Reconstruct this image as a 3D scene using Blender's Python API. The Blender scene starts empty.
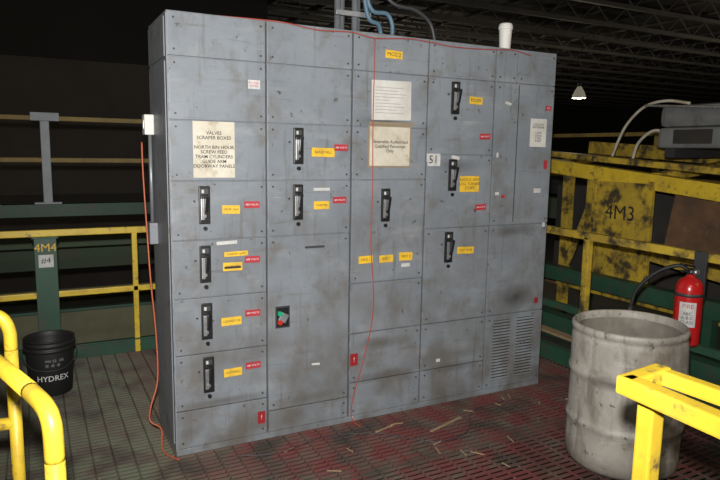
import bpy, bmesh, math, random
from mathutils import Vector, Matrix
random.seed(7)
SC=bpy.context.scene
COL=SC.collection
SC.view_settings.view_transform='Standard'

# ------------------------------------------------------------ materials
def mat(name,c1,c2=None,scale=8,rough=.5,metal=0,stretch=(1,1,1),lo=.35,hi=.7,bump=0,c3=None,s3=30,lo3=.6,hi3=.75,emit=0,detail=6,zdirt=None,extras=(),spots=()):
    m=bpy.data.materials.new(name); m.use_nodes=True
    nt=m.node_tree; N=nt.nodes; L=nt.links
    b=N["Principled BSDF"]; b.inputs["Roughness"].default_value=rough; b.inputs["Metallic"].default_value=metal
    b.inputs["Base Color"].default_value=(*c1,1)
    tc=N.new("ShaderNodeTexCoord"); mp=N.new("ShaderNodeMapping"); mp.inputs["Scale"].default_value=stretch
    L.new(tc.outputs["Object"],mp.inputs["Vector"])
    out=None
    def layer(prev,col,sc,l,h,vec=None,amt=1,dist=0):
        n=N.new("ShaderNodeTexNoise"); n.inputs["Scale"].default_value=sc; n.inputs["Detail"].default_value=detail; n.inputs["Roughness"].default_value=.65
        n.inputs["Distortion"].default_value=dist
        L.new(vec or mp.outputs["Vector"],n.inputs["Vector"])
        r=N.new("ShaderNodeMapRange"); r.inputs["From Min"].default_value=l; r.inputs["From Max"].default_value=h; r.inputs["To Max"].default_value=amt
        L.new(n.outputs["Fac"],r.inputs["Value"])
        mx=N.new("ShaderNodeMix"); mx.data_type='RGBA'
        L.new(r.outputs[0],mx.inputs["Factor"])
        if prev is None: mx.inputs["A"].default_value=(*c1,1)
        else: L.new(prev,mx.inputs["A"])
        mx.inputs["B"].default_value=(*col,1)
        return mx.outputs["Result"],n
    n=None
    if c2: out,n=layer(out,c2,scale,lo,hi)
    if c3: out,_=layer(out,c3,s3,lo3,hi3)
    for (col,vs,off,l,h,amt) in extras:
        m2=N.new("ShaderNodeMapping"); m2.inputs["Scale"].default_value=vs; m2.inputs["Location"].default_value=off
        L.new(tc.outputs["Object"],m2.inputs["Vector"])
        out,_=layer(out,col,1.0,l,h,m2.outputs["Vector"],amt,.3)
    for (col,pos,rad,amt) in spots:
        m2=N.new("ShaderNodeMapping"); m2.vector_type='POINT'; m2.inputs["Location"].default_value=[-v/q for v,q in zip(pos,rad)]; m2.inputs["Scale"].default_value=[1/q for q in rad]
        L.new(tc.outputs["Object"],m2.inputs["Vector"])
        ln=N.new("ShaderNodeVectorMath"); ln.operation='LENGTH'; L.new(m2.outputs["Vector"],ln.inputs[0])
        nn=N.new("ShaderNodeTexNoise"); nn.inputs["Scale"].default_value=9; nn.inputs["Detail"].default_value=6; L.new(tc.outputs["Object"],nn.inputs["Vector"])
        ad=N.new("ShaderNodeMath"); ad.operation='ADD'; L.new(ln.outputs["Value"],ad.inputs[0]); L.new(nn.outputs["Fac"],ad.inputs[1])
        r=N.new("ShaderNodeMapRange"); r.inputs["From Min"].default_value=1.5; r.inputs["From Max"].default_value=.6; r.inputs["To Max"].default_value=amt; L.new(ad.outputs[0],r.inputs["Value"])
        mx=N.new("ShaderNodeMix"); mx.data_type='RGBA'; L.new(r.outputs[0],mx.inputs["Factor"]); L.new(out,mx.inputs["A"]); mx.inputs["B"].default_value=(*col,1); out=mx.outputs["Result"]
    if zdirt:
        col,z0,z1,amt=zdirt
        sx=N.new("ShaderNodeSeparateXYZ"); L.new(tc.outputs["Object"],sx.inputs[0])
        mr=N.new("ShaderNodeMapRange"); L.new(sx.outputs["Z"],mr.inputs["Value"])
        mr.inputs["From Min"].default_value=z1; mr.inputs["From Max"].default_value=z0; mr.inputs["To Max"].default_value=amt
        nn=N.new("ShaderNodeTexNoise"); nn.inputs["Scale"].default_value=5; nn.inputs["Detail"].default_value=8; L.new(mp.outputs["Vector"],nn.inputs["Vector"])
        mu=N.new("ShaderNodeMath"); mu.operation='MULTIPLY'; L.new(mr.outputs[0],mu.inputs[0])
        r2=N.new("ShaderNodeMapRange"); r2.inputs["From Min"].default_value=.35; r2.inputs["From Max"].default_value=.65; L.new(nn.outputs["Fac"],r2.inputs["Value"])
        L.new(r2.outputs[0],mu.inputs[1])
        mx=N.new("ShaderNodeMix"); mx.data_type='RGBA'; L.new(mu.outputs[0],mx.inputs["Factor"])
        if out is None: mx.inputs["A"].default_value=(*c1,1)
        else: L.new(out,mx.inputs["A"])
        mx.inputs["B"].default_value=(*col,1); out=mx.outputs["Result"]
    if out is None:
        nn=N.new("ShaderNodeTexNoise"); nn.inputs["Scale"].default_value=scale; L.new(mp.outputs["Vector"],nn.inputs["Vector"])
        mx=N.new("ShaderNodeMix"); mx.data_type='RGBA'; L.new(nn.outputs["Fac"],mx.inputs["Factor"])
        mx.inputs["A"].default_value=(*c1,1); mx.inputs["B"].default_value=(*[v*.85 for v in c1],1); out=mx.outputs["Result"]; n=nn
    L.new(out,b.inputs["Base Color"])
    if bump and n:
        bp=N.new("ShaderNodeBump"); bp.inputs["Strength"].default_value=bump; bp.inputs["Distance"].default_value=.01
        L.new(n.outputs["Fac"],bp.inputs["Height"]); L.new(bp.outputs["Normal"],b.inputs["Normal"])
    if emit:
        b.inputs["Emission Color"].default_value=(*c1,1); b.inputs["Emission Strength"].default_value=emit
    return m
BRN=(.10,.085,.07)
GREY=mat("cabinet_paint",(.225,.25,.28),(.165,.185,.21),2.2,rough=.42,bump=.04,
  extras=[((.30,.31,.32),(3,3,9),(4,0,2),.54,.70,.5),       # pale rubbed patches
          (BRN,(30,30,2.2),(1,5,3),.57,.72,.6),             # vertical drips
          (BRN,(2.5,2.5,26),(7,2,0),.59,.72,.55),           # horizontal scuffs
          ((.42,.42,.41),(3,3,60),(2,7,5),.66,.70,.6),      # bright scratches
          ((.05,.045,.04),(16,16,16),(0,3,9),.635,.68,.85), # chips
          ((.12,.105,.085),(5,5,4),(9,9,2),.51,.68,.6)],
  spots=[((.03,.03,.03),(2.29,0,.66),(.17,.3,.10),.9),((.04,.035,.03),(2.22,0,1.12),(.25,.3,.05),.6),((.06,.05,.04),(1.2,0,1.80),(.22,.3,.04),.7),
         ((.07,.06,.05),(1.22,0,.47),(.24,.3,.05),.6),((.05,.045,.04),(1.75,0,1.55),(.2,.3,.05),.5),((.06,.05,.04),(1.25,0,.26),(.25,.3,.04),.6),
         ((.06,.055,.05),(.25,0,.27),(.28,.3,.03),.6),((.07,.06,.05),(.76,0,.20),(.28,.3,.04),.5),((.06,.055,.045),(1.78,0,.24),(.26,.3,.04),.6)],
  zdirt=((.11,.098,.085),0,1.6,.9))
GREYS=mat("cabinet_side_paint",(.22,.24,.265),(.17,.18,.20),3,rough=.5,c3=(.09,.08,.07),s3=7,lo3=.55,hi3=.75)
SEAM=mat("cabinet_seam",(.03,.032,.036),rough=.8)
BLACK=mat("black_plastic",(.012,.012,.013),rough=.4)
SILV=mat("brushed_steel",(.55,.55,.55),(.35,.35,.36),30,rough=.35,metal=.8)
SCREW=mat("screw_steel",(.06,.06,.065),rough=.5,metal=.3)
YLAB=mat("label_yellow",(.78,.48,.03),(.48,.30,.05),14,rough=.5,lo=.42,hi=.75)
RLAB=mat("label_red",(.46,.025,.04),(.30,.03,.04),20,rough=.5)
RLAB2=mat("sticker_dark_red",(.30,.015,.02),rough=.5)
WLAB=mat("label_white",(.60,.60,.59),(.42,.41,.39),20,rough=.5)
FADED=mat("faded_ink",(.30,.30,.31),rough=.8)
PAPER=mat("paper_white",(.64,.63,.59),(.46,.44,.40),6,rough=.7)
PAPERC=mat("paper_cream",(.62,.58,.49),(.46,.41,.31),6,rough=.7,c3=(.33,.27,.18),s3=12,lo3=.54,hi3=.75)
CARD=mat("paper_brown_frame",(.28,.22,.14),rough=.8)
INK=mat("ink_black",(.02,.02,.02),rough=.8)
INKW=mat("ink_white",(.72,.72,.70),rough=.6)
YEL=mat("yellow_paint",(.74,.53,.04),(.62,.41,.03),5,rough=.42,c3=(.14,.10,.05),s3=14,lo3=.58,hi3=.68,extras=[((.33,.23,.05),(9,9,9),(3,1,2),.50,.7,.6)])
YELD=mat("yellow_paint_dirty",(.56,.39,.035),(.34,.23,.04),6,rough=.55,c3=(.06,.045,.025),s3=8,lo3=.46,hi3=.62)
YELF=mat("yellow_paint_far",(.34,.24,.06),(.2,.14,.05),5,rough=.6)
GREEN=mat("green_paint",(.024,.085,.050),(.018,.06,.036),5,rough=.5,c3=(.06,.055,.045),s3=9,lo3=.5,hi3=.7)
GREENL=mat("green_paint_dusty",(.06,.11,.06),(.10,.10,.06),5,rough=.7)
OLIVE=mat("dusty_olive_panel",(.15,.15,.09),(.11,.11,.06),3,rough=.8)
DARK=mat("dark_steel",(.03,.03,.03),(.05,.042,.035),4,rough=.7)
PALEP=mat("pale_blue_post_paint",(.38,.42,.46),(.28,.30,.32),5,rough=.5)
CONDUIT=mat("galvanised_conduit",(.32,.34,.36),(.22,.24,.26),15,rough=.4,metal=.5)
BLUEC=mat("blue_cable",(.10,.18,.25),rough=.5)
ORANGE=mat("orange_cord",(.46,.10,.04),rough=.5)
REDC=mat("red_cord",(.38,.05,.03),rough=.5)
WHITE=mat("white_foam",(.74,.73,.69),rough=.6)
DRUM=mat("dirty_grey_plastic",(.35,.33,.29),(.23,.21,.18),4,rough=.55,stretch=(1,1,.6),c3=(.15,.125,.10),s3=5,lo3=.48,hi3=.66,bump=.3,
  extras=[((.10,.085,.07),(14,14,1.6),(2,2,2),.53,.68,.7),((.48,.46,.42),(4,4,14),(5,1,2),.56,.70,.5),((.06,.05,.04),(22,22,22),(1,1,5),.61,.67,.85)],
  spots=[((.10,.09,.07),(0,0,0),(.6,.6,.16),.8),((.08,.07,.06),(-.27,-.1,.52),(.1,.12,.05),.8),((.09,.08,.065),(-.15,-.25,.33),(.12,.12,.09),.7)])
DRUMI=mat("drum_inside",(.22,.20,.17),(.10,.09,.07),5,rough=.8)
RED=mat("extinguisher_red",(.50,.014,.014),(.42,.012,.012),6,rough=.25)
RUBBER=mat("black_rubber",(.015,.015,.015),rough=.55)
WOOD=mat("raw_wood",(.34,.25,.15),(.22,.15,.08),8,rough=.8,stretch=(1,6,1))
RUST=mat("rusty_panel",(.16,.085,.04),(.07,.045,.03),5,rough=.85,c3=(.25,.18,.10),s3=12,lo3=.6,hi3=.75)
HOOD=mat("grey_hood_paint",(.24,.25,.25),(.15,.15,.15),4,rough=.35,c3=(.08,.08,.075),s3=8)
WALLM=mat("wall_dusty",(.105,.092,.082),(.08,.07,.062),.7,rough=.9)
WALLU=mat("wall_upper_dark",(.035,.033,.030),(.025,.024,.022),.5,rough=.9)
CEIL=mat("ceiling_deck",(.05,.045,.04),(.035,.032,.028),.6,rough=.9)
JOIST=mat("joist_steel",(.12,.11,.10),(.08,.075,.065),2,rough=.7)
GROUND=mat("ground_concrete",(.035,.033,.028),(.02,.02,.018),1.5,rough=.9)
LAMP=mat("lamp_glow",(1,.9,.65),rough=.5,emit=6)
LAMPS=mat("lamp_shade_glass",(.55,.5,.38),rough=.4,emit=.25)
def grating_mat():
    m=bpy.data.materials.new("grating_paint"); m.use_nodes=True; nt=m.node_tree;N=nt.nodes;L=nt.links
    b=N["Principled BSDF"]; b.inputs["Roughness"].default_value=.6
    tc=N.new("ShaderNodeTexCoord"); sx=N.new("ShaderNodeSeparateXYZ"); L.new(tc.outputs["Object"],sx.inputs[0])
    n=N.new("ShaderNodeTexNoise"); n.inputs["Scale"].default_value=2.5; n.inputs["Detail"].default_value=8; L.new(tc.outputs["Object"],n.inputs["Vector"])
    ad=N.new("ShaderNodeMath"); ad.operation='MULTIPLY_ADD'; L.new(n.outputs["Fac"],ad.inputs[0]); ad.inputs[1].default_value=.8; L.new(sx.outputs["X"],ad.inputs[2])
    mr=N.new("ShaderNodeMapRange"); mr.inputs["From Min"].default_value=.25; mr.inputs["From Max"].default_value=.8; L.new(ad.outputs[0],mr.inputs["Value"])
    mx=N.new("ShaderNodeMix"); mx.data_type='RGBA'; L.new(mr.outputs[0],mx.inputs["Factor"]); mx.inputs["A"].default_value=(.11,.115,.08,1); mx.inputs["B"].default_value=(.125,.036,.034,1)
    def lay(prev,sc,l,h,col):
        n2=N.new("ShaderNodeTexNoise"); n2.inputs["Scale"].default_value=sc; n2.inputs["Detail"].default_value=8; L.new(tc.outputs["Object"],n2.inputs["Vector"])
        r=N.new("ShaderNodeMapRange"); r.inputs["From Min"].default_value=l; r.inputs["From Max"].default_value=h; L.new(n2.outputs["Fac"],r.inputs["Value"])
        m2=N.new("ShaderNodeMix"); m2.data_type='RGBA'; L.new(r.outputs[0],m2.inputs["Factor"]); L.new(prev,m2.inputs["A"]); m2.inputs["B"].default_value=(*col,1); return m2.outputs["Result"]
    o=lay(mx.outputs["Result"],6,.42,.66,(.10,.078,.062))
    o=lay(o,3.1,.5,.68,(.045,.036,.03))
    L.new(o,b.inputs["Base Color"]); return m
GRATE=grating_mat()

# ------------------------------------------------------------ mesh builder
def catmull(pts,n=8):
    P=[Vector(p) for p in pts]
    if len(P)<3: return P
    P=[P[0]*2-P[1]]+P+[P[-1]*2-P[-2]]; o=[]
    for i in range(1,len(P)-2):
        a,b,c,d=P[i-1:i+3]
        for k in range(n):
            t=k/n
            o.append(.5*((2*b)+(c-a)*t+(2*a-5*b+4*c-d)*t*t+(3*b-a-3*c+d)*t**3))
    o.append(P[-2]); return o
class MB:
    def __init__(s,name,parent=None,origin=(0,0,0)):
        s.name=name; s.bm=bmesh.new(); s.mats=[]; s.parent=parent; s.o=Vector(origin)
    def mi(s,m):
        if m not in s.mats: s.mats.append(m)
        return s.mats.index(m)
    def box(s,c,size,m,bev=0,M=None):
        r=bmesh.ops.create_cube(s.bm,size=1); vs=r["verts"]
        for v in vs: v.co=Vector((v.co.x*size[0],v.co.y*size[1],v.co.z*size[2]))
        if bev:
            es=list({e for v in vs for e in v.link_edges})
            rr=bmesh.ops.bevel(s.bm,geom=es,offset=bev,segments=2,affect='EDGES',profile=.6)
            vs=list({v for f in rr["faces"] for v in f.verts}|{v for v in vs if v.is_valid})
        T=Matrix.Translation(Vector(c))@(M.to_4x4() if M else Matrix())
        for v in vs: v.co=T@v.co
        i=s.mi(m)
        for f in {f for v in vs for f in v.link_faces}: f.material_index=i
        return s
    def bb(s,a,b,m,bev=0):
        a=Vector(a);b=Vector(b); return s.box((a+b)/2,[abs(b[i]-a[i]) for i in range(3)],m,bev)
    def beam(s,p0,p1,w,h,m,bev=0):
        p0=Vector(p0);p1=Vector(p1);d=p1-p0;x=d.normalized()
        up=Vector((0,0,1)) if abs(x.z)<.95 else Vector((0,1,0))
        y=up.cross(x).normalized(); z=x.cross(y)
        return s.box((p0+p1)/2,(d.length,w,h),m,bev,Matrix((x,y,z)).transposed())
    def tube(s,pts,r,m,seg=10,smooth=True,cap=True):
        P=catmull(pts) if smooth else [Vector(p) for p in pts]
        i=s.mi(m); rings=[]; prev=None
        for k,p in enumerate(P):
            d=(P[min(k+1,len(P)-1)]-P[max(k-1,0)]).normalized()
            if prev is None: x=d.orthogonal().normalized()
            else:
                x=(prev-d*prev.dot(d)); x=x.normalized() if x.length>1e-6 else d.orthogonal().normalized()
            prev=x; y=d.cross(x)
            rings.append([s.bm.verts.new(p+(x*math.cos(a)+y*math.sin(a))*r) for a in [2*math.pi*j/seg for j in range(seg)]])
        for a,b in zip(rings,rings[1:]):
            for j in range(seg):
                f=s.bm.faces.new((a[j],a[(j+1)%seg],b[(j+1)%seg],b[j])); f.material_index=i; f.smooth=True
        if cap:
            for rg in (rings[0][::-1],rings[-1]):
                f=s.bm.faces.new(rg); f.material_index=i
        return s
    def cyl(s,p0,p1,r,m,seg=16): return s.tube([p0,p1],r,m,seg,False)
    def lathe(s,prof,c,m,seg=40,M=None,dent=None):
        i=s.mi(m); c=Vector(c); rings=[]
        for (r,z) in prof:
            rg=[]
            for j in range(seg):
                a=2*math.pi*j/seg; q=r
                if dent: q=r+dent(a,z)*min(1,r/.2)
                p=Vector((max(q,1e-4)*math.cos(a),max(q,1e-4)*math.sin(a),z))
                if M: p=M@p
                rg.append(s.bm.verts.new(c+p))
            rings.append(rg)
        for a,b in zip(rings,rings[1:]):
            for j in range(seg):
                f=s.bm.faces.new((a[j],a[(j+1)%seg],b[(j+1)%seg],b[j])); f.material_index=i; f.smooth=True
        return s
    def text(s,txt,c,size,m,M,wrap=None,bold=0):
        cu=bpy.data.curves.new("t","FONT"); cu.body=txt; cu.size=size; cu.align_x='CENTER'; cu.align_y='CENTER'; cu.resolution_u=2; cu.offset=bold
        ob=bpy.data.objects.new("t",cu); COL.objects.link(ob); bpy.context.view_layer.update()
        me=bpy.data.meshes.new_from_object(ob.evaluated_get(bpy.context.evaluated_depsgraph_get()))
        i=s.mi(m); vs=[]
        for v in me.vertices:
            p=Vector(v.co)
            if wrap:
                R,h=wrap; a=h+p.x/R; q=Vector((R*math.cos(a),R*math.sin(a),p.y))+Vector(c)
            else: q=M@p+Vector(c)
            vs.append(s.bm.verts.new(q))
        for pl in me.polygons:
            try:
                f=s.bm.faces.new([vs[k] for k in pl.vertices]); f.material_index=i
            except ValueError: pass
        bpy.data.objects.remove(ob); bpy.data.curves.remove(cu); bpy.data.meshes.remove(me)
        return s
    def done(s,recalc=True):
        if recalc: bmesh.ops.recalc_face_normals(s.bm,faces=[f for f in s.bm.faces])
        for v in s.bm.verts: v.co-=s.o
        me=bpy.data.meshes.new(s.name); s.bm.to_mesh(me); s.bm.free()
        for m in s.mats: me.materials.append(m)
        ob=bpy.data.objects.new(s.name,me); COL.objects.link(ob); ob.location=s.o
        if s.parent: ob.parent=s.parent
        return ob
def empty(name,loc=(0,0,0)):
    e=bpy.data.objects.new(name,None); COL.objects.link(e); e.empty_display_size=.1; return e
FR=Matrix(((1,0,0),(0,0,-1),(0,1,0)))            # text facing -Y
LF=Matrix(((0,0,-1),(-1,0,0),(0,1,0)))           # text facing -X

# ------------------------------------------------------------ electrical cabinet
CW=2.54; SW=.508; H=2.294; D=.52
cab=empty("electrical_cabinet")
b=MB("cabinet_body",cab)
b.bb((0.004,.014,.0),(CW-.004,D,H-.004),GREYS,.004)
for k in range(5):
    b.bb((k*SW+.002,0.004,H-.006),((k+1)*SW-.002,D,H),GREYS,.002)
b.bb((0,0,0),(CW,.02,.035),GREY,.003)
for k in range(1,5): b.bb((k*SW-.003,.0105,.02),(k*SW+.003,.016,H-.01),SEAM)
b.bb((-.002,.0,.03),(.006,.035,H-.01),GREYS,.002)
b.bb((-.004,.05,.05),(.004,D-.02,2.06),GREYS,.003)
b.bb((-.004,.05,2.08),(.004,D-.02,H-.02),GREYS,.003)
b.done()
Z=[.035,.245,.55,.855,1.16,1.465,1.77,2.08,H]
doors=[(0,[(7,8),(6,7),(5,6),(4,5),(3,4),(2,3),(1,2),(0,1)]),
 (1,[(7,8),(6,7),(5,6),(4,5),(.6,4),(0,.6)]),
 (2,[(7,8),(6,7),(5,6),(3,5),(2,3),(1,2),(0,1)]),
 (3,[(7,8),(5.5,7),(4,5.5),(2,4),(1,2),(0,1)]),
 (4,[(7,8),(4,7),(2,4),(0,2)])]
def zz(k):
    i=int(k); return Z[i] if k==i else Z[i]+(Z[i+1]-Z[i])*(k-i)
d=MB("cabinet_doors",cab); sc=MB("door_screws",cab)
for s,l in doors:
    for a,c in l:
        z0=zz(a)+.0025; z1=zz(c)-.0025; x0=s*SW+.005; x1=(s+1)*SW-.005
        parts=[(x0,x1)]
        if s==4 and (a,c)==(7,8): parts=[(x0,2.205),(2.210,x1)]
        for p0,p1 in parts:
            dy=random.uniform(-.002,.0015)
            d.bb((p0,0+dy,z0),(p1,.016,z1),GREY,.0035)
            for sx_ in (p0+.03,p1-.025):
                for sz in (z0+.03,z1-.03):
                    if random.random()<.8: sc.cyl((sx_,-.0045+dy,sz),(sx_,.001,sz),.0055,SCREW,8)
        if c-a>=1 and a>=1 and c<8:
            for hz in (z0+.06,z1-.06): sc.bb((x0-.004,-.006,hz-.02),(x0+.003,.002,hz+.02),GREYS,.001)
d.bb((2.225,-.0035,1.18),(2.229,.001,2.07),SEAM)
d.done(); sc.done()
v=MB("louvre_vents",cab)
for x0 in (2.10,2.305):
    for k in range(20):
        z=.10+k*.021
        v.box((x0+.075,-.003,z),(.15,.012,.012),GREY,.002,Matrix.Rotation(math.radians(-35),3,'X'))
        v.bb((x0+.002,-.0016,z+.008),(x0+.148,.001,z+.013),SEAM)
v.done()
hs=[(.170,1.342),(.169,1.033),(.172,.726),(.177,.432),(.688,1.653),(.686,1.346),(1.243,1.316),(1.722,1.963),(1.720,1.492),(1.709,1.037)]
hd=MB("disconnect_handles",cab)
for x,z in hs:
    hd.bb((x-.029,-.014,z-.098),(x+.029,.002,z+.098),BLACK,.005)
    hd.bb((x-.02,-.022,z-.085),(x+.012,-.012,z+.05),BLACK,.003)
    hd.bb((x-.022,-.026,z-.075),(x-.004,-.02,z+.035),SILV,.002)
    hd.box((x+.004,-.036,z+.012),(.016,.03,.085),BLACK,.004,Matrix.Rotation(math.radians(14),3,'X'))
    hd.bb((x-.022,-.017,z+.058),(x+.018,-.012,z+.085),SCREW,.001)
    hd.bb((x-.016,-.018,z+.062),(x-.004,-.0165,z+.080),WLAB)
    hd.cyl((x-.005,-.03,z-.055),(x-.005,-.02,z-.055),.009,SILV,12)
    hd.cyl((x+.003,-.012,z-.122),(x+.003,.0,z-.122),.011,BLACK,12)
    hd.cyl((x-.05,-.006,z+.02),(x-.05,.0,z+.02),.006,SCREW,10)
hd.done()
lb=MB("labels",cab)
def label(x,z,w,h,m,txt=None,ink=INK,ts=None,lines=1,rot=0):
    M=Matrix.Rotation(math.radians(rot),3,'Y')
    lb.box((x,-.0038,z),(w,.002,h),m,0,M)
    if txt: lb.text(txt,(x,-.0053,z),ts or h*.8,ink,M@FR)
Y=[(.31,1.315,.095,.045,"DROP SAW"),(.315,1.01,.105,.045,"REJECTS"),(.335,1.078,.13,.026,"SLASHER SAW"),(.305,.712,.11,.045,"CONVEYOR"),(.31,.425,.10,.045,"OUTFEED"),
(.838,1.62,.14,.05,"BAND MILL"),(.83,1.325,.095,.045,"CHIPPER"),(1.28,2.185,.115,.045,"MCC 2"),(1.118,.995,.095,.045,"FEED 1"),(1.258,.992,.095,.045,"FEED 2"),(1.395,.998,.095,.05,"FEED 3"),
(1.88,1.955,.10,.045,"EDGER"),(1.845,1.01,.13,.045,"TRIM SAW")]
for x,z,w,h,t in Y:
    label(x,z,w,h,YLAB,t,ts=min(h*.75,w/len(t)*1.35),rot=random.uniform(-2,2))
label(1.855,1.435,.15,.10,YLAB,"RADIUS SAW\nLOG TURNER\nSTOPS",ts=.026)
lb.bb((.27,-.0055,1.0),(.36,-.005,1.012),INK)
for x,z in [(.424,1.338),(.424,1.042),(.424,.745),(.424,.448),(.948,1.648),(.942,1.352),(1.963,1.735),(1.953,1.285),]:
    label(x,z,.085,.036,RLAB,"480 VOLTS",INKW,.015,rot=random.uniform(-2,2))
label(2.485,1.935,.05,.03,RLAB,"480",INKW,.018); label(2.485,1.56,.03,.06,RLAB); label(2.425,1.385,.06,.03,WLAB); label(2.08,1.37,.03,.02,WLAB); label(2.13,1.35,.03,.02,RLAB)
label(.47,.135,.042,.07,RLAB2,"!",INKW,.04); label(1.05,.39,.05,.075,RLAB2,"!",INKW,.04)
label(2.47,.62,.03,.04,RLAB2)
label(.44,1.965,.065,.045,WLAB,"POWER\nPANEL",RLAB,.016); label(.285,1.14,.11,.018,WLAB,rot=-2); label(.83,1.415,.10,.016,WLAB)
label(.79,1.09,.12,.012,SCREW); label(1.395,.945,.06,.022,WLAB)
label(1.575,1.585,.10,.075,WLAB,"51",INK,.07); label(1.74,1.60,.06,.02,WLAB,rot=10)
label(2.07,1.62,.014,.03,WLAB); label(.80,.40,.05,.012,WLAB,rot=5); label(1.66,.30,.03,.02,WLAB); label(2.50,1.15,.02,.03,WLAB); label(2.14,1.95,.05,.016,WLAB,rot=12)
lb.done()
pp=MB("paper_notices",cab)
def paper(x,z,w,h,m,lines,ts,ink=INK,rot=0,border=None):
    M=Matrix.Rotation(math.radians(rot),3,'Y')
    if border: pp.box((x,-.0036,z),(w+.02,.002,h+.02),border,0,M)
    pp.box((x,-.0052,z),(w,.0016,h),m,0,M)
    if lines: pp.text(lines,(x,-.0064,z),ts,ink,M@FR,bold=.0003)
paper(.225,1.625,.215,.285,PAPERC,"VALVES\nSCRAPER BOXES\n\nNORTH BIN HOUR\nSCREW FEED\nTRAM CYLINDERS\nGUIDE ARM\nDOORWAY PANELS",.024)
paper(1.27,1.925,.265,.225,PAPER,None,.02,rot=-1)
for k in range(9):
    w=[.2,.16,.22,.2,.1,.18,.21,.15,.2][k]; pp.bb((1.16,-.0066,1.995-k*.018),(1.16+w*.95,-.0061,1.998-k*.018),FADED)
paper(1.265,1.66,.27,.225,PAPERC,"Flammable Authorized\nQualified Personnel\nOnly",.0265,border=CARD)
pp.bb((1.125,-.0055,1.785),(1.43,-.003,1.800),CARD)
paper(2.405,1.77,.14,.185,PAPER,"LOCK OUT\nPROCEDURE\n\n1 STOP\n2 LOCK\n3 TAG\n4 TEST",.018)
pp.done()
pd=MB("pilot_light_cutout",cab)
pd.bb((.555,-.004,.64),(.64,.002,.765),SCREW,.002); pd.bb((.562,-.0055,.648),(.633,-.003,.757),BLACK)
pd.box((.60,-.010,.70),(.045,.012,.05),CONDUIT,.003,Matrix.Rotation(.5,3,'Y'))
pd.cyl((.578,-.02,.725),(.578,-.004,.725),.014,mat("pilot_green",(.02,.35,.18),rough=.3),14)
pd.cyl((.578,-.02,.675),(.578,-.004,.675),.014,mat("pilot_red",(.5,.03,.02),rough=.3),14)
pd.done()
sb=MB("side_switch_boxes",cab)
sb.bb((-.055,.38,1.70),(-.004,.46,1.81),WHITE,.006); sb.bb((-.059,.40,1.73),(-.054,.44,1.78),SILV,.002)
sb.bb((-.05,.34,1.10),(-.004,.42,1.22),GREYS,.006); sb.cyl((-.025,.40,1.22),(-.025,.40,1.7),.010,CONDUIT)
sb.done()

# ------------------------------------------------------------ conduits on top
cd=MB("conduit_bundle")
for x,y in [(1.035,.25),(1.085,.30),(1.135,.22),(1.19,.3)]:
    cd.cyl((x,y,H),(x,y,5.2),.019,CONDUIT); cd.cyl((x,y,H),(x,y,H+.035),.028,CONDUIT)
cd.bb((1.0,.19,H+.12),(1.23,.21,H+.15),CONDUIT,.003)
cd.bb((.99,.30,H),(1.22,.34,H+.05),CONDUIT,.003)
cd.done()
cb=MB("blue_cable"); 
cb.tube([(1.38,.2,H),(1.38,.2,H+.10),(1.34,.2,H+.16),(1.24,.2,H+.17),(1.20,.2,H+.3),(1.20,.2,H+.7),(1.24,.2,H+1.6),(1.24,.2,5.2)],.013,BLUEC)
cb.tube([(1.30,.2,H),(1.30,.2,H+.05),(1.27,.18,H+.09),(1.2,.17,H+.12),(1.165,.17,H+.3),(1.16,.17,H+.7),(1.16,.17,5.2)],.013,BLUEC)
cb.cyl((1.38,.2,H),(1.38,.2,H+.04),.022,CONDUIT); cb.cyl((1.30,.2,H),(1.30,.2,H+.04),.022,CONDUIT)
cb.done()
c2=MB("grey_cable")
c2.tube([(1.70,.22,H),(1.70,.22,H+.06),(1.66,.22,H+.15),(1.55,.22,H+.21),(1.40,.24,H+.24),(1.3,.27,H+.4),(1.28,.27,H+.9),(1.28,.27,5.2)],.012,SCREW)
c2.cyl((1.70,.22,H),(1.70,.22,H+.04),.024,CONDUIT); c2.cyl((1.45,.2,H),(1.45,.2,H+.05),.02,SCREW)
c2.done()
fc=MB("foam_cup",origin=(2.15,.07,H))
fc.lathe([(0,0),(.033,0),(.035,.004),(.041,.125),(.041,.128)],(2.15,.07,H),WHITE,28)
fc.lathe([(.041,.125),(.045,.126),(.046,.135),(.045,.15),(.040,.162),(.036,.165),(0,.165)],(2.15,.07,H),WHITE,28)
fc.done()
oc=MB("extension_cord")
oc.tube([(-.066,.42,1.66),(-.066,.41,1.5),(-.060,.38,1.2),(-.055,.33,.9),(-.04,.30,.6),(-.045,.26,.35),(-.09,.22,.22),(-.10,.2,.14),(-.05,.16,.10),(-.06,.08,.02),(-.03,-.0,.008),(.0,-.05,.008)],.0045,ORANGE,8)
oc.done()
rc=MB("hanging_cord")
rc.tube([(.20,.05,H+.005),(.5,.02,H+.006),(.62,-.008,H-.002),(.8,-.01,H-.02),(1.0,-.008,H-.012),(1.15,-.010,H-.03),(1.4,-.008,H-.012),(1.7,-.008,H-.03),(2.0,-.008,H-.02),(2.15,-.01,H-.01),(2.3,-.008,H-.03)],.003,REDC,8)
rc.tube([(1.15,-.010,H-.03),(1.148,-.012,2.1),(1.145,-.012,1.8),(1.15,-.013,1.4),(1.145,-.013,1.1),(1.17,-.012,.8),(1.16,-.013,.6),(1.10,-.013,.35),(1.04,-.014,.15),(1.03,-.03,.03),(1.05,-.1,.006)],.003,REDC,8)
rc.done()

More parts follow.
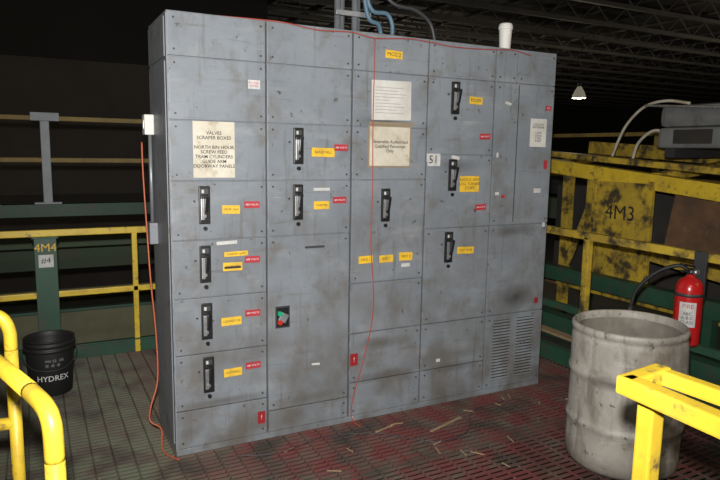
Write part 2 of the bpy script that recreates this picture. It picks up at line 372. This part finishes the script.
# ------------------------------------------------------------ floor : open bar grating platform
X0,X1,Y0,Y1=-2.6,3.0,-3.6,1.98
g=MB("floor")
y=Y0
while y<Y1:
    g.bb((X0,y-.0035,-.016),(X1,y+.0035,0),GRATE); y+=.040
x=X0
while x<X1:
    g.bb((x-.0045,Y0,-.010),(x+.0045,Y1,-.0005),GRATE); x+=.10
g.done(recalc=False)
f=MB("platform_frame")
for y in (-2.9,-1.7,-.5,.0,.7,1.3,1.9):
    f.bb((X0,y-.05,-.25),(X1,y+.05,-.018),GREEN)
for x in (-2.4,-1.2,-.55,.0,1.3,2.95):
    f.bb((x-.05,Y0,-.42),(x+.05,Y1,-.255),GREEN)
f.bb((X0,-1.0,-.62),(X1,-.8,-.5),DARK); f.bb((X0,.9,-.7),(X1,1.2,-.6),GREENL)
f.bb((-1.6,-3.6,-.95),(-1.0,2,-.9),DARK); f.bb((.4,-3.6,-.95),(.9,2,-.9),OLIVE)
f.done()
gr=MB("ground"); gr.bb((-14,-10,-3.2),(42,34,-3.0),GROUND); gr.done()

# ------------------------------------------------------------ guardrail at the back left
r=MB("guardrail")
YR=1.95
r.beam((-2.6,YR,.99),(.75,YR,.99),.045,.05,YEL,.006)
r.beam((-2.6,YR,.522),(.75,YR,.522),.04,.045,YEL,.006)
r.bb((.06,YR-.02,.0),(.10,YR+.02,.99),YEL,.005)
r.bb((-2.3,YR-.02,.0),(-2.26,YR+.02,.99),YEL,.005)
r.bb((-.625,YR-.055,0),(-.475,YR-.045,.965),GREEN,.003); r.bb((-.625,YR+.045,0),(-.475,YR+.055,.965),GREEN,.003); r.bb((-.555,YR-.045,0),(-.545,YR+.045,.965),GREEN)
r.bb((-.64,YR-.065,.955),(-.46,YR+.065,.967),GREEN,.003)
r.text("4M4",(-.55,YR-.0565,.885),.085,YLAB,FR)
r.bb((-.60,YR-.059,.74),(-.50,YR-.056,.835),WLAB,.001); r.text("#4",(-.55,YR-.0600,.79),.06,INK,FR)
r.bb((-2.6,YR-.01,.0),(.9,YR+.01,.11),GREEN,.003); r.bb((-2.6,YR-.035,.105),(.9,YR+.01,.115),GREEN,.002)
r.done()
w=MB("guardrail",)
YB=4.5
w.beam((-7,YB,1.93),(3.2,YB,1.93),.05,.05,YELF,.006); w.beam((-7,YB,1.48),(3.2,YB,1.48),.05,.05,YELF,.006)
w.bb((-.51,YB-.04,1.0),(-.42,YB+.04,1.90),PALEP,.006); w.bb((-.60,YB-.05,1.90),(-.32,YB+.05,1.99),PALEP,.005)
w.bb((-.60,YB-.05,1.0),(-.33,YB+.05,1.02),PALEP,.004)
for x in (-3.6,-6.5,2.4): w.bb((x-.04,YB-.04,1.0),(x+.04,YB+.04,1.90),PALEP,.006)
w.done()
w=MB("elevated_walkway")
w.bb((-7,YB-.06,.86),(3.4,YB+.06,1.0),GREEN,.004); w.bb((-7,YB,.98),(3.4,YB+1.5,1.0),DARK)
w.bb((-7,YB-.3,.55),(3.4,YB-.18,.68),GREENL,.004)
for x in (-5,-2.2,.9): w.bb((x-.08,YB-.08,-3),(x+.08,YB+.08,.86),GREEN,.004)
w.bb((-7,YB+.9,.1),(3.4,YB+1.0,.5),GREENL,.004)
w.done()
w=MB("belt_conveyor")
w.bb((-7,3.1,-.22),(2.6,3.16,.10),OLIVE,.004); w.bb((-7,3.1,.09),(2.6,3.18,.12),GREEN,.003)
w.bb((-7,3.2,.0),(2.6,3.9,.03),RUBBER,.004); w.bb((-7,3.94,-.22),(2.6,4.0,.14),OLIVE,.004)
w.bb((-7,2.3,-.55),(2.6,2.36,-.3),GREEN,.004)
for x in (-4.5,-1.6,1.4): w.bb((x-.06,3.45,-3),(x+.06,3.57,.0),GREEN,.004)
w.done()

# ------------------------------------------------------------ foreground left handrails
a=MB("handrail")
tp=[(-.598,-1.80,.0),(-.598,-1.80,.95),(-.600,-1.795,1.03),(-.612,-1.76,1.062),(-.64,-1.67,1.07),(-.71,-1.44,1.07),(-.90,-.87,1.07)]
a.tube([tp[0],tp[1]],.021,YEL,14,False); a.tube(tp[1:5],.021,YEL,14); a.tube([tp[4],tp[5],tp[6]],.021,YEL,14,False)
a.tube([(-.598,-1.80,.55),(-.90,-.87,.55)],.02,YEL,14,False)
a.cyl((-.598,-1.80,0),(-.598,-1.80,.012),.05,YEL); a.tube([(-.90,-.87,0),(-.90,-.87,1.08)],.021,YEL,14,False)
a.done()
a=MB("handrail")
a.tube([(-.70,-.97,0),(-.70,-.97,.97)],.02,YEL,14,False); a.tube([(-.70,-.97,.97),(-.703,-.97,1.04),(-.73,-.965,1.085),(-.80,-.96,1.10)],.02,YEL,14); a.tube([(-.80,-.96,1.10),(-1.9,-.80,1.10)],.02,YEL,14,False)
a.tube([(-.70,-.97,.72),(-1.9,-.80,.72)],.02,YEL,14,False); a.tube([(-.70,-.97,.42),(-1.9,-.80,.42)],.02,YEL,14,False)
a.cyl((-.70,-.97,0),(-.70,-.97,.012),.05,YEL)
a.done()
# foreground right handrail: square tube loop on a post
a=MB("handrail")
a.beam((.725,-2.18,1.045),(.66,-3.3,1.045),.048,.048,YEL,.007)
a.beam((.865,-2.16,1.045),(.90,-3.3,1.045),.04,.04,YEL,.007)
a.beam((.703,-2.195,1.045),(.885,-2.17,1.045),.048,.048,YEL,.007)
a.bb((.755,-2.245,0),(.803,-2.197,1.03),YEL,.006); a.bb((.715,-2.285,0),(.845,-2.155,.012),YEL,.003)
a.done()
# ------------------------------------------------------------ right side guardrail
a=MB("guardrail")
XR=3.0
a.beam((XR,1.98,1.06),(XR,-3.4,1.0),.05,.055,YELD,.006)
a.beam((XR,1.98,.47),(XR,-3.4,.44),.045,.05,GREEN,.005)
for y in (1.95,.05,-1.75,-3.35): a.bb((XR-.025,y-.025,0),(XR+.025,y+.025,1.03),YELD,.005)
a.bb((XR-.01,-3.6,0),(XR+.01,1.98,.12),GREEN,.003); a.bb((XR-.01,-3.6,.115),(XR+.06,1.98,.125),GREEN,.003)
a.done()
a=MB("steel_walkway_beam")
a.bb((3.35,-3.4,.05),(3.5,3.0,.25),GREEN,.004); a.bb((3.75,-3.4,.45),(3.87,3.0,.58),GREEN,.004)
a.bb((3.3,-3.4,-.06),(3.95,3,-.04),DARK)
a.beam((3.12,-1.8,.16),(3.25,2.2,.16),.09,.02,WOOD)
for y in (-3.2,-.4,2.6): a.bb((3.38,y-.05,-3),(3.48,y+.05,.05),GREEN); a.bb((3.77,y-.05,-.04),(3.85,y+.05,.45),GREEN)
a.done()

# ------------------------------------------------------------ yellow machine, right
e=empty("yellow_machine_frame")
a=MB("frame",e)
XM=4.0
a.beam((XM,1.6,1.53),(XM,-1.6,1.25),.12,.13,YEL,.006)
a.beam((XM+.02,2.2,1.68),(XM+.02,-1.6,1.44),.16,.05,YELD,.006)
a.beam((XM+1.3,2.2,1.72),(XM+1.3,-1.6,1.5),.1,.14,YELD,.006)
for y,x in ((1.25,XM),(.95,XM),(-.65,XM),(-1.5,XM),(1.9,XM)):
    a.bb((x-.04,y-.04,-3 if y in(1.25,-1.5) else .35),(x+.04,y+.04,1.5 if y>0 else 1.25),YELD,.005)
a.bb((XM-.05,-1.6,.36),(XM+.05,1.3,.45),YELD,.005)
a.beam((XM-.02,1.25,.45),(XM-.02,.9,1.3),.03,.06,YELD,.004)
for y in (-1.5,0.3,2.1): a.beam((XM,y,1.45),(XM+1.3,y,1.6),.08,.08,YELD,.005)
a.done()
a=MB("side_panel",e)
a.bb((XM-.075,.27,.50),(XM-.055,.85,1.40),YELD,.006); a.bb((XM-.09,.25,.47),(XM-.05,.29,1.42),YELD,.004); a.bb((XM-.09,.83,.47),(XM-.05,.87,1.42),YELD,.004)
a.bb((XM-.09,.25,.47),(XM-.04,.87,.52),YELD,.004)
a.text("4M3",(XM-.080,.565,1.13),.18,INK,LF)
a.done()
a=MB("rusty_chute",e)
a.beam((XM+.1,.2,1.1),(XM+.1,-1.4,.85),.03,.55,RUST,.004); a.beam((XM-.02,.25,.80),(XM-.02,-1.5,.62),.06,.09,YELD,.005)
a.bb((XM+.15,-1.5,.3),(XM+1.2,2.0,.34),RUST)
a.bb((XM+.6,-1.5,.34),(XM+.65,2.0,1.3),DARK)
a.done()
a=MB("hydraulic_power_unit")
a.bb((4.4,-.9,1.70),(5.2,.62,1.88),HOOD,.03); a.beam((4.75,.65,1.98),(4.75,-.9,1.98),.62,.2,HOOD,.06)
a.beam((4.45,.72,2.08),(4.45,-.95,1.96),.25,.02,SILV,.004); a.bb((4.38,.1,1.74),(4.40,.45,1.86),DARK,.004)
for y in (-.8,.5): a.bb((4.42,y-.05,1.62),(5.18,y+.05,1.70),SCREW)
a.done()
a=MB("hydraulic_hose")
a.tube([(4.45,1.15,1.62),(4.45,1.1,1.75),(4.45,1.0,1.93),(4.45,.82,2.08),(4.45,.6,2.12),(4.5,.4,2.09)],.013,PAPERC)
a.tube([(4.5,.95,1.6),(4.5,.9,1.75),(4.5,.75,1.86),(4.55,.63,1.84)],.014,PAPERC)
a.done()
a=MB("guardrail")
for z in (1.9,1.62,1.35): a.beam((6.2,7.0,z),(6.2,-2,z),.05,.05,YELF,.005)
for y in (6,4,2,0): a.bb((6.17,y-.03,1.0),(6.23,y+.03,1.92),YELF)
a.done()
a=MB("log_conveyor"); a.bb((6.15,-3,.7),(6.35,8,1.0),GREENL,.01); a.bb((6.9,-3,1.0),(7.0,8,1.55),DARK,.01); 
for y in (-2,3,7): a.bb((6.2,y-.08,-3),(6.3,y+.08,.7),GREEN)
a.done()

# ------------------------------------------------------------ plastic drum
DX,DY=2.135,-1.055
def dent(a,z):
    v=-.012*math.exp(-((a-3.6)/.35)**2-((z-.60)/.07)**2) -.014*math.exp(-((a-4.5)/.4)**2-((z-.36)/.09)**2)+.003*math.sin(3*a+z*9)+.0015*math.sin(7*a+3)
    if z>.69: v+=.005*math.sin(2*a+1)
    return v
# keep the dent field periodic around the seam
def dentp(a,z):
    w=min(1,a/.5,(2*math.pi-a)/.5); return dent(a,z)*w+(1-w)*.5*(dent(0.0,z)+dent(2*math.pi,z))
a=MB("plastic_drum",origin=(DX,DY,0))
pr=[(0,.004),(.235,.004),(.262,.012),(.277,.035),(.283,.08),(.2835,.14),(.284,.20),(.286,.235),(.292,.245),(.292,.262),(.286,.272)]+[(.285,.29+.03*k) for k in range(7)]+[(.286,.495),(.293,.507),(.293,.525),(.286,.537)]+[(.285-.0005*k,.56+.03*k) for k in range(5)]+[(.282,.71),(.277,.722),(.285,.728),(.288,.744),(.286,.760),(.277,.765),(.269,.761),(.269,.722)]
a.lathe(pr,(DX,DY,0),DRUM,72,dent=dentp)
a.lathe([(.269,.722),(.274,.66),(.272,.10),(.255,.03),(0,.028)],(DX,DY,0),DRUMI,72,dent=dentp)
a.done()

# ------------------------------------------------------------ bucket
BX,BY=-.565,1.31
a=MB("plastic_bucket",origin=(BX,BY,0))
a.lathe([(0,.0),(.125,.0),(.130,.006),(.1475,.29),(.1475,.30),(.157,.302),(.158,.312),(.149,.316),(.150,.335),(.159,.337),(.160,.347),(.151,.351),(.152,.366),(.157,.368),(.157,.375),(.149,.377),(.145,.372),(.143,.34),(.124,.012),(0,.010)],(BX,BY,0),RUBBER,48)
cam_h=math.atan2(-3.2493-BY,-.6113-BX)
a.text("HYDREX",(BX,BY,.125),.052,INKW,None,wrap=(.1415,cam_h+.1))
a.text("* * *",(BX,BY,.205),.05,FADED,None,wrap=(.1455,cam_h+.1)); a.text("MV 22  20L",(BX,BY,.245),.025,FADED,None,wrap=(.1475,cam_h+.2))
a.tube([(BX-.158,BY,.325),(BX-.16,BY-.05,.26),(BX-.10,BY-.145,.205),(BX,BY-.175,.19),(BX+.10,BY-.145,.205),(BX+.16,BY-.05,.26),(BX+.158,BY,.325)],.0025,SCREW,8)
a.done()

# ------------------------------------------------------------ fire extinguisher hanging on rail
EX,EY,EZ=2.88,-.86,.50
a=MB("fire_extinguisher",origin=(EX,EY,EZ))
a.lathe([(0,.0),(.07,.0),(.077,.006),(.078,.02),(.078,.335),(.073,.37),(.055,.398),(.028,.412),(.022,.42),(.022,.435),(0,.435)],(EX,EY,EZ),RED,40)
a.lathe([(.079,.30),(.0795,.30),(.0795,.32),(.079,.32)],(EX,EY,EZ),SCREW,40)
a.lathe([(.024,.43),(.026,.435),(.026,.46),(.015,.465),(0,.465)],(EX,EY,EZ),BLACK,20)
a.beam((EX+.02,EY,EZ+.475),(EX-.11,EY-.01,EZ+.50),.022,.012,BLACK,.002); a.beam((EX+.0,EY,EZ+.455),(EX-.10,EY-.01,EZ+.455),.018,.012,BLACK,.002)
a.cyl((EX,EY-.045,EZ+.447),(EX,EY-.02,EZ+.447),.017,SILV)
eh=math.atan2(-3.25-EY,-.61-EX)
i=a.mi(WLAB); rows=[]
for zz_ in (.12,.27):
    rows.append([a.bm.verts.new((EX+.0795*math.cos(eh+t),EY+.0795*math.sin(eh+t),EZ+zz_)) for t in [k*.12-.6 for k in range(11)]])
for k in range(10):
    ff=a.bm.faces.new((rows[0][k],rows[0][k+1],rows[1][k+1],rows[1][k])); ff.material_index=i
a.text("FIRE",(EX,EY,EZ+.245),.035,RLAB,None,wrap=(.081,eh)); a.text("ABC\nA-B-C\nCLASS",(EX,EY,EZ+.175),.026,INK,None,wrap=(.081,eh))
a.tube([(EX,EY+.01,EZ+.45),(EX-.04,EY+.06,EZ+.475),(EX-.10,EY+.16,EZ+.42),(EX-.15,EY+.25,EZ+.30),(EX-.16,EY+.28,EZ+.18)],.012,RUBBER)
a.cyl((EX-.16,EY+.28,EZ+.19),(EX-.162,EY+.285,EZ+.10),.017,RUBBER)
a.bb((EX+.075,EY-.04,EZ+.28),(EX+.093,EY+.04,EZ+.56),SCREW,.003)
a.done()

# ------------------------------------------------------------ wood scraps and loose wire on the floor
a=MB("wood_scraps")
for k in range(26):
    x=random.uniform(.2,2.6); y=random.uniform(-1.2,-.08); l=random.uniform(.02,.08); t=random.uniform(0,3.14)
    if (x-DX)**2+(y-DY)**2<.16: continue
    a.box((x,y,.003),(l,.006,.004),WOOD,0,Matrix.Rotation(t,3,'Z'))
a.beam((1.40,-.33,.004),(1.68,-.24,.004),.014,.006,WOOD); a.beam((1.1,-.2,.004),(1.24,-.16,.004),.01,.005,WOOD); a.beam((2.5,-.3,.004),(2.7,-.42,.004),.012,.006,WOOD)
a.done()
a=MB("loose_wire")
a.tube([(.25,-.12,.004),(.5,-.2,.005),(.8,-.13,.004),(1.1,-.22,.005),(1.35,-.45,.004),(1.6,-.42,.005),(1.8,-.2,.004),(2.1,-.15,.004)],.0025,SCREW,6)
a.done()

# ------------------------------------------------------------ building
a=MB("wall_back"); a.bb((-14,13,-3),(5,13.2,3.6),WALLM); a.bb((-14,13,3.6),(5,13.2,7),WALLU); a.bb((5,33.8,-3),(42,34,7),WALLU); a.bb((4.9,13.2,-3),(5.1,34,7),WALLU); a.done()
a=MB("wall_left"); a.bb((-14.2,-10,-3),(-14,13.2,7),WALLU); a.done()
a=MB("wall_right"); a.bb((42,-10,-3),(42.2,34,7),WALLU); a.done()
a=MB("ceiling"); a.bb((-14,-10,6.0),(42,34,6.2),CEIL)
a.done()
a=MB("ceiling_joists")
y=-6.
while y<33:
    xs=-14 if y<13 else 5.2
    a.bb((xs,y-.05,5.3),(42,y+.05,5.40),JOIST); a.bb((xs,y-.04,5.85),(42,y+.04,5.93),JOIST)
    x=-6. if y<13 else 5.4
    while x<36:
        a.beam((x,y,5.36),(x+.6,y,5.87),.03,.03,JOIST); a.beam((x+.6,y,5.87),(x+1.2,y,5.36),.03,.03,JOIST); x+=1.2
    y+=1.8
x=-12.
while x<42: a.bb((x-.03,-10,5.93),(x+.03,13 if x<5 else 33.7,5.99),JOIST); x+=1.5
a.done()
def baylamp(x,y,z,p):
    a=MB("high_bay_lamp",origin=(x,y,z))
    a.lathe([(.06,.36),(.09,.30),(.14,.22),(.20,.08),(.21,.0)],(x,y,z),LAMPS,28)
    a.lathe([(0,.10),(.05,.09),(.075,.04),(.05,-.02),(0,-.03)],(x,y,z),LAMP,20)
    a.lathe([(0,.5),(.07,.5),(.07,.36),(.0,.36)],(x,y,z),SCREW,20)
    a.cyl((x,y,z+.5),(x,y,5.29),.012,SCREW); a.done()
    l=bpy.data.lights.new("bay_bulb","POINT"); l.energy=p; l.color=(1,.88,.68); l.shadow_soft_size=.15
    o=bpy.data.objects.new("bay_bulb",l); COL.objects.link(o); o.location=(x,y,z-.1)
baylamp(14.8,11.6,3.4,160)
baylamp(-1.5,-5.2,4.6,150); baylamp(4.5,-5.2,4.6,150); baylamp(-6,6,4.7,110); baylamp(12,20,4.3,500); baylamp(22,5,4.3,350)  # unseen lamps giving overhead fill; last two added to light the far joists

# ------------------------------------------------------------ camera + flash
C=Vector((-.6113,-3.2493,1.629)); rr=Vector((.888,-.4595,.0161)); uu=Vector((.0498,.131,.9901)); fw=Vector((.4571,.8784,-.1392))
M=Matrix((rr,uu,-fw)).transposed().to_4x4(); M.translation=C
cam=bpy.data.cameras.new("camera"); co=bpy.data.objects.new("camera",cam); COL.objects.link(co); co.matrix_world=M
cam.sensor_width=36; cam.lens=630.2/720*36; cam.clip_start=.05; SC.camera=co
l=bpy.data.lights.new("camera_flash","SPOT"); l.energy=680; l.spot_size=math.radians(92); l.spot_blend=.85; l.shadow_soft_size=.03; l.color=(1,.98,.95)
o=bpy.data.objects.new("camera_flash",l); COL.objects.link(o); M2=M.copy(); M2.translation=C+uu*.16-rr*.02
o.matrix_world=M2
w=bpy.data.worlds.new("world"); SC.world=w; w.use_nodes=True
bg=w.node_tree.nodes["Background"]; bg.inputs[0].default_value=(.8,.85,1,1); bg.inputs[1].default_value=.015
